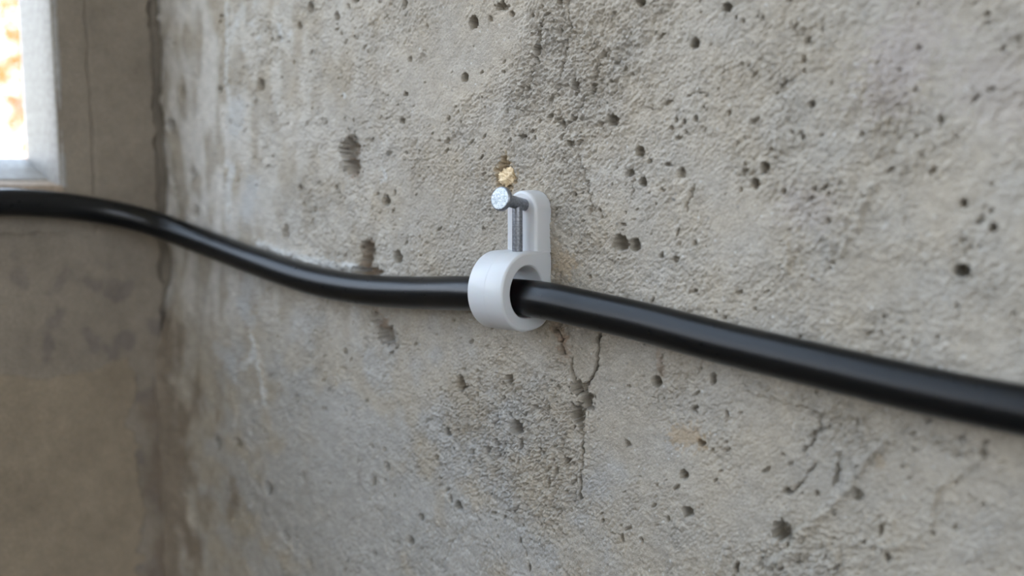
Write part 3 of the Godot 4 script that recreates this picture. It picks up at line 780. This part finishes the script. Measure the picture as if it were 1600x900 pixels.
func cable_clip() -> void:
	var clip := thing("cable_clip", "white plastic cable clip fixed to the concrete, holding the black cable", "cable clip")
	var white := mat("white_plastic", Color(0.735, 0.74, 0.745), 0.34)
	white.subsurf_scatter_enabled = true
	white.subsurf_scatter_strength = 0.06
	white.roughness_texture = grain_texture(12, 256, 20.0, Color(0.8, 0.8, 0.8), Color(1, 1, 1))
	white.roughness = 0.42
	triplanar(white, 12.0)
	var sides := 96
	var u0 := -2.85
	var u1 := 5.15
	var bore := 4.55
	# [along the cable, how far inside the outer face, smooth group]
	var rings := [[u0, 0.35, 3], [u0 + 0.1, 0.12, 3], [u0 + 0.35, 0.0, 1], [u1 - 0.4, 0.0, 3], [u1 - 0.12, 0.12, 3], [u1, 0.4, 3]]
	var st := tool()
	var point := func(ring: Array, theta: float, inner: bool) -> Vector3:
		var r: float = bore + ring[1] * 0.8 if inner else hoop_radius(theta) - ring[1]
		return Vector3(ring[0], r * sin(theta), 7.0 + r * cos(theta))
	for i in sides:
		var a := TAU * i / sides
		var b := TAU * (i + 1) / sides
		var out := Vector3(0, sin((a + b) / 2), cos((a + b) / 2))
		st.set_smooth_group(1)
		for k in rings.size() - 1:
			quad(st, point.call(rings[k], a, false), point.call(rings[k + 1], a, false), point.call(rings[k + 1], b, false), point.call(rings[k], b, false), out)
		st.set_smooth_group(2)
		for k in [0, 1, 3, 4]:
			quad(st, point.call(rings[k], a, true), point.call(rings[k + 1], a, true), point.call(rings[k + 1], b, true), point.call(rings[k], b, true), -out)
		quad(st, point.call(rings[2], a, true), point.call(rings[3], a, true), point.call(rings[3], b, true), point.call(rings[2], b, true), -out)
		st.set_smooth_group(-1)
		for k in [0, 5]:
			quad(st, point.call(rings[k], a, false), point.call(rings[k], a, true), point.call(rings[k], b, true), point.call(rings[k], b, false), Vector3(-1 if k == 0 else 1, 0, 0))
	var hoop := build(st, "hoop", white, clip)
	# the line left by the halves of the mould
	st = tool()
	st.set_smooth_group(1)
	for i in 60:
		var a := -1.7 + 3.4 * i / 60.0
		var b := -1.7 + 3.4 * (i + 1) / 60.0
		var ridge := [Vector2(1.06, -0.02), Vector2(1.1, 0.022), Vector2(1.16, 0.022), Vector2(1.2, -0.02)]
		for k in 3:
			var p: Vector2 = ridge[k]
			var q: Vector2 = ridge[k + 1]
			var ring := func(v: Vector2, t: float) -> Vector3: return Vector3(v.x, (7.0 + v.y) * sin(t), 7.0 + (7.0 + v.y) * cos(t))
			quad(st, ring.call(p, a), ring.call(q, a), ring.call(q, b), ring.call(p, b), Vector3(0, sin(a), cos(a)))
	build(st, "mould_seam", white, hoop)
	# the nailing tab above, rounded at its top
	st = tool()
	var mid := 1.4
	var rad := 3.5
	var top := 17.75
	var outline := PackedVector2Array()
	outline.append(Vector2(1, 0))
	for k in 33:
		var a := PI * k / 32.0
		outline.append(Vector2(cos(a), sin(a)))
	outline.append(Vector2(-1, 0))
	var layers := [[0.0, 0.0], [3.55, 0.0], [3.9, 0.09], [4.12, 0.3], [4.2, 0.55]]
	var spot := func(k: int, layer: Array) -> Vector3:
		var r: float = rad - layer[1]
		var y: float = 6.6 if k == 0 or k == outline.size() - 1 else top - rad + outline[k].y * r
		return Vector3(mid + outline[k].x * r, y, layer[0])
	for k in outline.size() - 1:
		var out := Vector3(outline[k].x + outline[k + 1].x, outline[k].y + outline[k + 1].y, 0.0)
		st.set_smooth_group(1)
		for l in layers.size() - 1:
			quad(st, spot.call(k, layers[l]), spot.call(k, layers[l + 1]), spot.call(k + 1, layers[l + 1]), spot.call(k + 1, layers[l]), out + Vector3(0, 0, 0.6 if l > 0 else 0.0))
		st.set_smooth_group(4)
		tri(st, Vector3(mid, 11.0, 4.2), spot.call(k, layers[4]), spot.call(k + 1, layers[4]), Vector3(0, 0, 1))
	tri(st, Vector3(mid, 11.0, 4.2), spot.call(0, layers[4]), spot.call(outline.size() - 1, layers[4]), Vector3(0, 0, 1))
	build(st, "nailing_tab", white, clip)


func masonry_nail() -> void:
	var nail := thing("masonry_nail", "half-driven zinc nail with round head and upright pin above the clip", "nail")
	var zinc := mat("zinc", Color(0.62, 0.63, 0.65), 0.42, 0.7)
	zinc.albedo_texture = grain_texture(14, 256, 16.0, Color(0.62, 0.63, 0.65), Color(1, 1, 1), 4)
	zinc.roughness_texture = grain_texture(15, 256, 14.0, Color(0.7, 0.7, 0.7), Color(1, 1, 1), 4)
	triplanar(zinc, 9.0)
	var spangle := mat("zinc_face", Color(0.87, 0.88, 0.89), 0.45, 0.4)
	spangle.albedo_texture = grain_texture(16, 256, 13.0, Color(0.70, 0.74, 0.76), Color(1, 1, 1), 1, FastNoiseLite.TYPE_CELLULAR)
	spangle.heightmap_enabled = true
	spangle.heightmap_texture = grain_texture(17, 256, 14.0, Color.BLACK, Color.WHITE, 3)
	spangle.heightmap_scale = 0.012
	triplanar(spangle, 5.0)
	var foot := Vector3(2.09, 15.19, 4.2)
	var head := Vector3(2.2, 16.41, 10.9)
	var axis := (head - foot).normalized()
	var reach := (head - foot).length()
	var st := tool()
	lathe(st, foot, axis, [[-3.6, 1.05, 1], [reach - 1.5, 1.1, 1], [reach - 1.0, 1.35, 1], [reach - 0.75, 1.75, 1]], 36)
	build(st, "shank", zinc, nail)
	st = tool()
	lathe(st, foot, axis, [[reach - 0.95, 1.3, 1], [reach - 0.9, 1.9, 1], [reach - 0.75, 2.1, 2], [reach - 0.15, 2.12, 2], [reach + 0.0, 2.02, 2], [reach + 0.08, 1.85, 2]], 48)
	var top := build(st, "head", zinc, nail)
	st = tool()
	lathe(st, foot, axis, [[reach + 0.08, 1.86, 1], [reach + 0.11, 1.2, 1], [reach + 0.13, 0.0, 1]], 48)
	build(st, "face", spangle, top)
	st = tool()
	var base := Vector3(2.15, 6.75, 6.15)
	lathe(st, base, Vector3.UP, [[0.0, 0.0, 3], [0.0, 0.9, 1], [0.3, 0.95, 1], [8.6, 0.92, 1]], 32)
	build(st, "upright_pin", zinc, nail)


const CABLE_PATH := [
	[310.0, -14.0, 4.6], [220.0, -12.6, 4.4], [150.0, -11.6, 4.3], [110.0, -10.6, 4.2], [83.09, -9.22, 4.2], [70.81, -8.35, 4.2], [56.75, -6.91, 4.2], [40.63, -5.15, 4.4], [28.22, -3.43, 4.8], [17.51, -2.14, 5.8], [8.79, -1.17, 6.9], [0.12, -1.12, 7.0],
	[-10.01, -1.46, 6.2], [-27.65, -2.81, 4.4], [-43.51, -3.29, 4.1], [-60.64, -2.31, 4.2], [-79.38, 0.53, 4.5], [-92.0, 2.69, 4.5], [-103.0, 4.85, 5.2],
	[-111.0, 6.98, 7.2], [-117.2, 9.31, 11.2], [-121.3, 11.25, 17.2], [-123.6, 12.88, 25.0], [-124.3, 14.09, 34.0], [-124.3, 14.6, 43.0], [-124.3, 14.2, 70.0], [-124.3, 13.0, 130.0], [-124.3, 11.0, 300.0],
]


func power_cable() -> void:
	var curve := Curve3D.new()
	var pts: Array[Vector3] = []
	for p in CABLE_PATH:
		pts.append(Vector3(p[0], p[1], p[2]))
	for k in pts.size():
		var before := pts[maxi(k - 1, 0)]
		var after := pts[mini(k + 1, pts.size() - 1)]
		var dir := (after - before).normalized()
		curve.add_point(pts[k], -dir * pts[k].distance_to(before) / 3.0, dir * pts[k].distance_to(after) / 3.0)
	curve.bake_interval = 0.6
	var long := curve.get_baked_length()
	var rows := int(long / 0.9)
	var sides := 40
	var vertices := PackedVector3Array()
	var normals := PackedVector3Array()
	var index := PackedInt32Array()
	var wob := noise(61, 30.0, 2)
	for r in rows + 1:
		var at := long * r / rows
		var p := curve.sample_baked(at, true)
		var dir := (curve.sample_baked(minf(at + 0.8, long), true) - curve.sample_baked(maxf(at - 0.8, 0.0), true)).normalized()
		var up := (Vector3.UP - dir * dir.y).normalized()
		var side := dir.cross(up)
		for s in sides:
			var a := TAU * s / sides
			var n := up * cos(a) + side * sin(a)
			vertices.append((p + n * (3.25 + 0.03 * wob.get_noise_2d(at, s * 0.6))) * MM)
			normals.append(n)
	for r in rows:
		for s in sides:
			var a := r * sides + s
			var b := r * sides + (s + 1) % sides
			index.append_array([a, b, a + sides, b, b + sides, a + sides])
	var out := (vertices[index[1]] - vertices[index[0]]).cross(vertices[index[2]] - vertices[index[0]])
	if out.dot(normals[index[0]]) > 0.0:
		for k in range(0, index.size(), 3):
			var t := index[k + 1]
			index[k + 1] = index[k + 2]
			index[k + 2] = t
	var arrays := []
	arrays.resize(Mesh.ARRAY_MAX)
	arrays[Mesh.ARRAY_VERTEX] = vertices
	arrays[Mesh.ARRAY_NORMAL] = normals
	arrays[Mesh.ARRAY_INDEX] = index
	var mesh := ArrayMesh.new()
	mesh.add_surface_from_arrays(Mesh.PRIMITIVE_TRIANGLES, arrays)
	var black := mat("black_pvc", Color(0.036, 0.04, 0.046), 0.4)
	black.roughness = 0.32
	black.metallic_specular = 0.4
	black.roughness_texture = grain_texture(18, 512, 60.0, Color(0.82, 0.82, 0.82), Color(1, 1, 1), 5)
	triplanar(black, 20.0)
	var o := place(mesh, "power_cable", black)
	o.set_meta("label", "black round cable running along the concrete and round the corner")
	o.set_meta("category", "cable")


func wood_plug() -> void:
	# crumbled fibres left in the old fixing hole
	var st := tool()
	var n := noise(71, 0.9, 3)
	var centre := Vector3(-5.45, 20.2, -0.45)
	var rows := 18
	var cols := 26
	var spot := func(i: int, j: int) -> Vector3:
		var a := PI * i / rows
		var b := TAU * (j % cols) / cols
		var d := Vector3(sin(a) * cos(b), cos(a), sin(a) * sin(b))
		return centre + Vector3(d.x * 1.75, d.y * 1.5, d.z * 1.3) * (1.0 + 0.75 * n.get_noise_3dv(d * 1.5))
	for i in rows:
		for j in cols:
			st.set_smooth_group(-1)
			var p: Vector3 = spot.call(i, j)
			var q: Vector3 = spot.call(i + 1, j)
			var r: Vector3 = spot.call(i + 1, j + 1)
			var s: Vector3 = spot.call(i, j + 1)
			var out := (p + q + r + s) / 4.0 - centre
			if i > 0:
				tri(st, p, q, s, out)
			if i < rows - 1:
				tri(st, q, r, s, out)
	var straw := mat("raw_wood", Color(0.92, 0.85, 0.73), 0.9)
	straw.albedo_texture = grain_texture(20, 256, 20.0, Color(0.82, 0.78, 0.71), Color(1, 1, 1), 4)
	triplanar(straw, 8.0)
	var plug := thing("wood_plug", "crumbled straw-coloured wood plug in the torn hole above the nail head", "wood plug")
	build(st, "core", straw, plug)
	rng.seed = 5
	for k in 9:
		st = tool()
		var a := rng.randf_range(2.2, 5.6)
		var from := centre + Vector3(cos(a) * 1.0, sin(a) * 0.8, 0.5)
		var dir := Vector3(cos(a + rng.randf_range(-0.5, 0.5)), sin(a), rng.randf_range(0.1, 0.6))
		var far := rng.randf_range(0.5, 1.1)
		lathe(st, from, dir, [[-0.3, 0.22, -1], [far * 0.6, 0.17, -1], [far, 0.0, -1]], 5)
		build(st, "splinter", straw, plug)


# ---------------------------------------------------------------- outside the window
func outside() -> void:
	var ground := tool()
	box(ground, Vector3(-40000.0, -1300.0, -40000.0), Vector3(40000.0, -1200.0, 40000.0))
	structure(build(ground, "ground", mat("dry_grass", Color(0.52, 0.48, 0.30), 0.95)), "pale dry ground outside the window", "ground")
	var tree := thing("garden_tree", "blurred golden autumn tree seen through the window", "tree", Vector3(-6.1, -1.2, -3.0))
	var bark := mat("bark", Color(0.36, 0.29, 0.23), 0.9)
	var st := tool()
	lathe(st, Vector3.ZERO, Vector3(0.02, 1, 0.03), [[0.0, 90.0, 1], [900.0, 70.0, 1], [2100.0, 40.0, 1], [2700.0, 12.0, 1]], 12)
	build(st, "trunk", bark, tree)
	rng.seed = 9
	for k in 7:
		st = tool()
		var a := TAU * k / 7.0
		lathe(st, Vector3(0, 1000.0 + 160.0 * k, 0), Vector3(cos(a), 0.7, sin(a)), [[0.0, 32.0, 1], [400.0, 20.0, 1], [750.0, 5.0, 1]], 8)
		build(st, "branch", bark, tree)
	var gold := mat("autumn_leaves", Color(0.78, 0.50, 0.10), 0.7)
	gold.backlight_enabled = true
	gold.backlight = Color(0.6, 0.4, 0.12)
	st = tool()
	st.set_smooth_group(-1)
	for k in 5200:
		var d := Vector3(rng.randfn(), rng.randfn(), rng.randfn()).normalized()
		var p := Vector3(0, 1850.0, 0) + d * pow(rng.randf(), 0.4) * Vector3(800, 1050, 800)
		var u := Vector3(rng.randfn(), rng.randfn(), rng.randfn()).normalized()
		var v := u.cross(Vector3(rng.randfn(), rng.randfn(), rng.randfn())).normalized()
		quad(st, p - u * 45.0, p + v * 26.0, p + u * 45.0, p - v * 26.0, Vector3.UP)
	build(st, "foliage", gold, tree).set_meta("kind", "stuff")


func _ready() -> void:
	# camera: a phone held close to the clip, focused on it
	var camera := Camera3D.new()
	camera.name = "camera"
	add_child(camera)
	camera.position = Vector3(107.4, 19.16, 132.4) * MM
	camera.rotation = Vector3(-deg_to_rad(6.492), deg_to_rad(40.15), 0.0)
	camera.near = 0.01
	camera.far = 200.0
	var optics := CameraAttributesPhysical.new()
	optics.frustum_focal_length = 38.667
	optics.frustum_near = 0.01
	optics.frustum_far = 200.0
	optics.frustum_focus_distance = 0.168
	optics.exposure_aperture = 12.8
	camera.attributes = optics
	camera.fov = rad_to_deg(2.0 * atan(450.0 / 1450.0))
	camera.current = true
	# a bright, thinly clouded sky
	var sky := ProceduralSkyMaterial.new()
	sky.sky_top_color = Color(0.80, 0.89, 1.0)
	sky.sky_horizon_color = Color(0.965, 0.972, 0.99)
	sky.sky_curve = 0.25
	sky.ground_horizon_color = Color(0.75, 0.72, 0.66)
	sky.ground_bottom_color = Color(0.5, 0.47, 0.42)
	sky.sun_angle_max = 0.1
	var env := Environment.new()
	env.background_mode = Environment.BG_SKY
	env.sky = Sky.new()
	env.sky.sky_material = sky
	env.background_energy_multiplier = 1.0
	env.tonemap_mode = Environment.TONE_MAPPER_LINEAR
	env.tonemap_exposure = 6.65
	env.sdfgi_enabled = true
	env.ssao_enabled = true
	env.ssil_enabled = true
	var world := WorldEnvironment.new()
	world.name = "daylight"
	world.environment = env
	add_child(world)
	# the sun stands behind the concrete wall and lights only what is outside
	var sun := DirectionalLight3D.new()
	sun.name = "sun"
	sun.light_color = Color(1.0, 0.86, 0.66)
	sun.light_energy = 0.4
	sun.light_angular_distance = 0.6
	sun.shadow_enabled = true
	add_child(sun)
	sun.look_at_from_position(Vector3(0.1, 3, -3), Vector3.ZERO)

	concrete_wall()
	window_wall()
	window()
	room()
	outside()
	cable_clip()
	masonry_nail()
	power_cable()
	wood_plug()
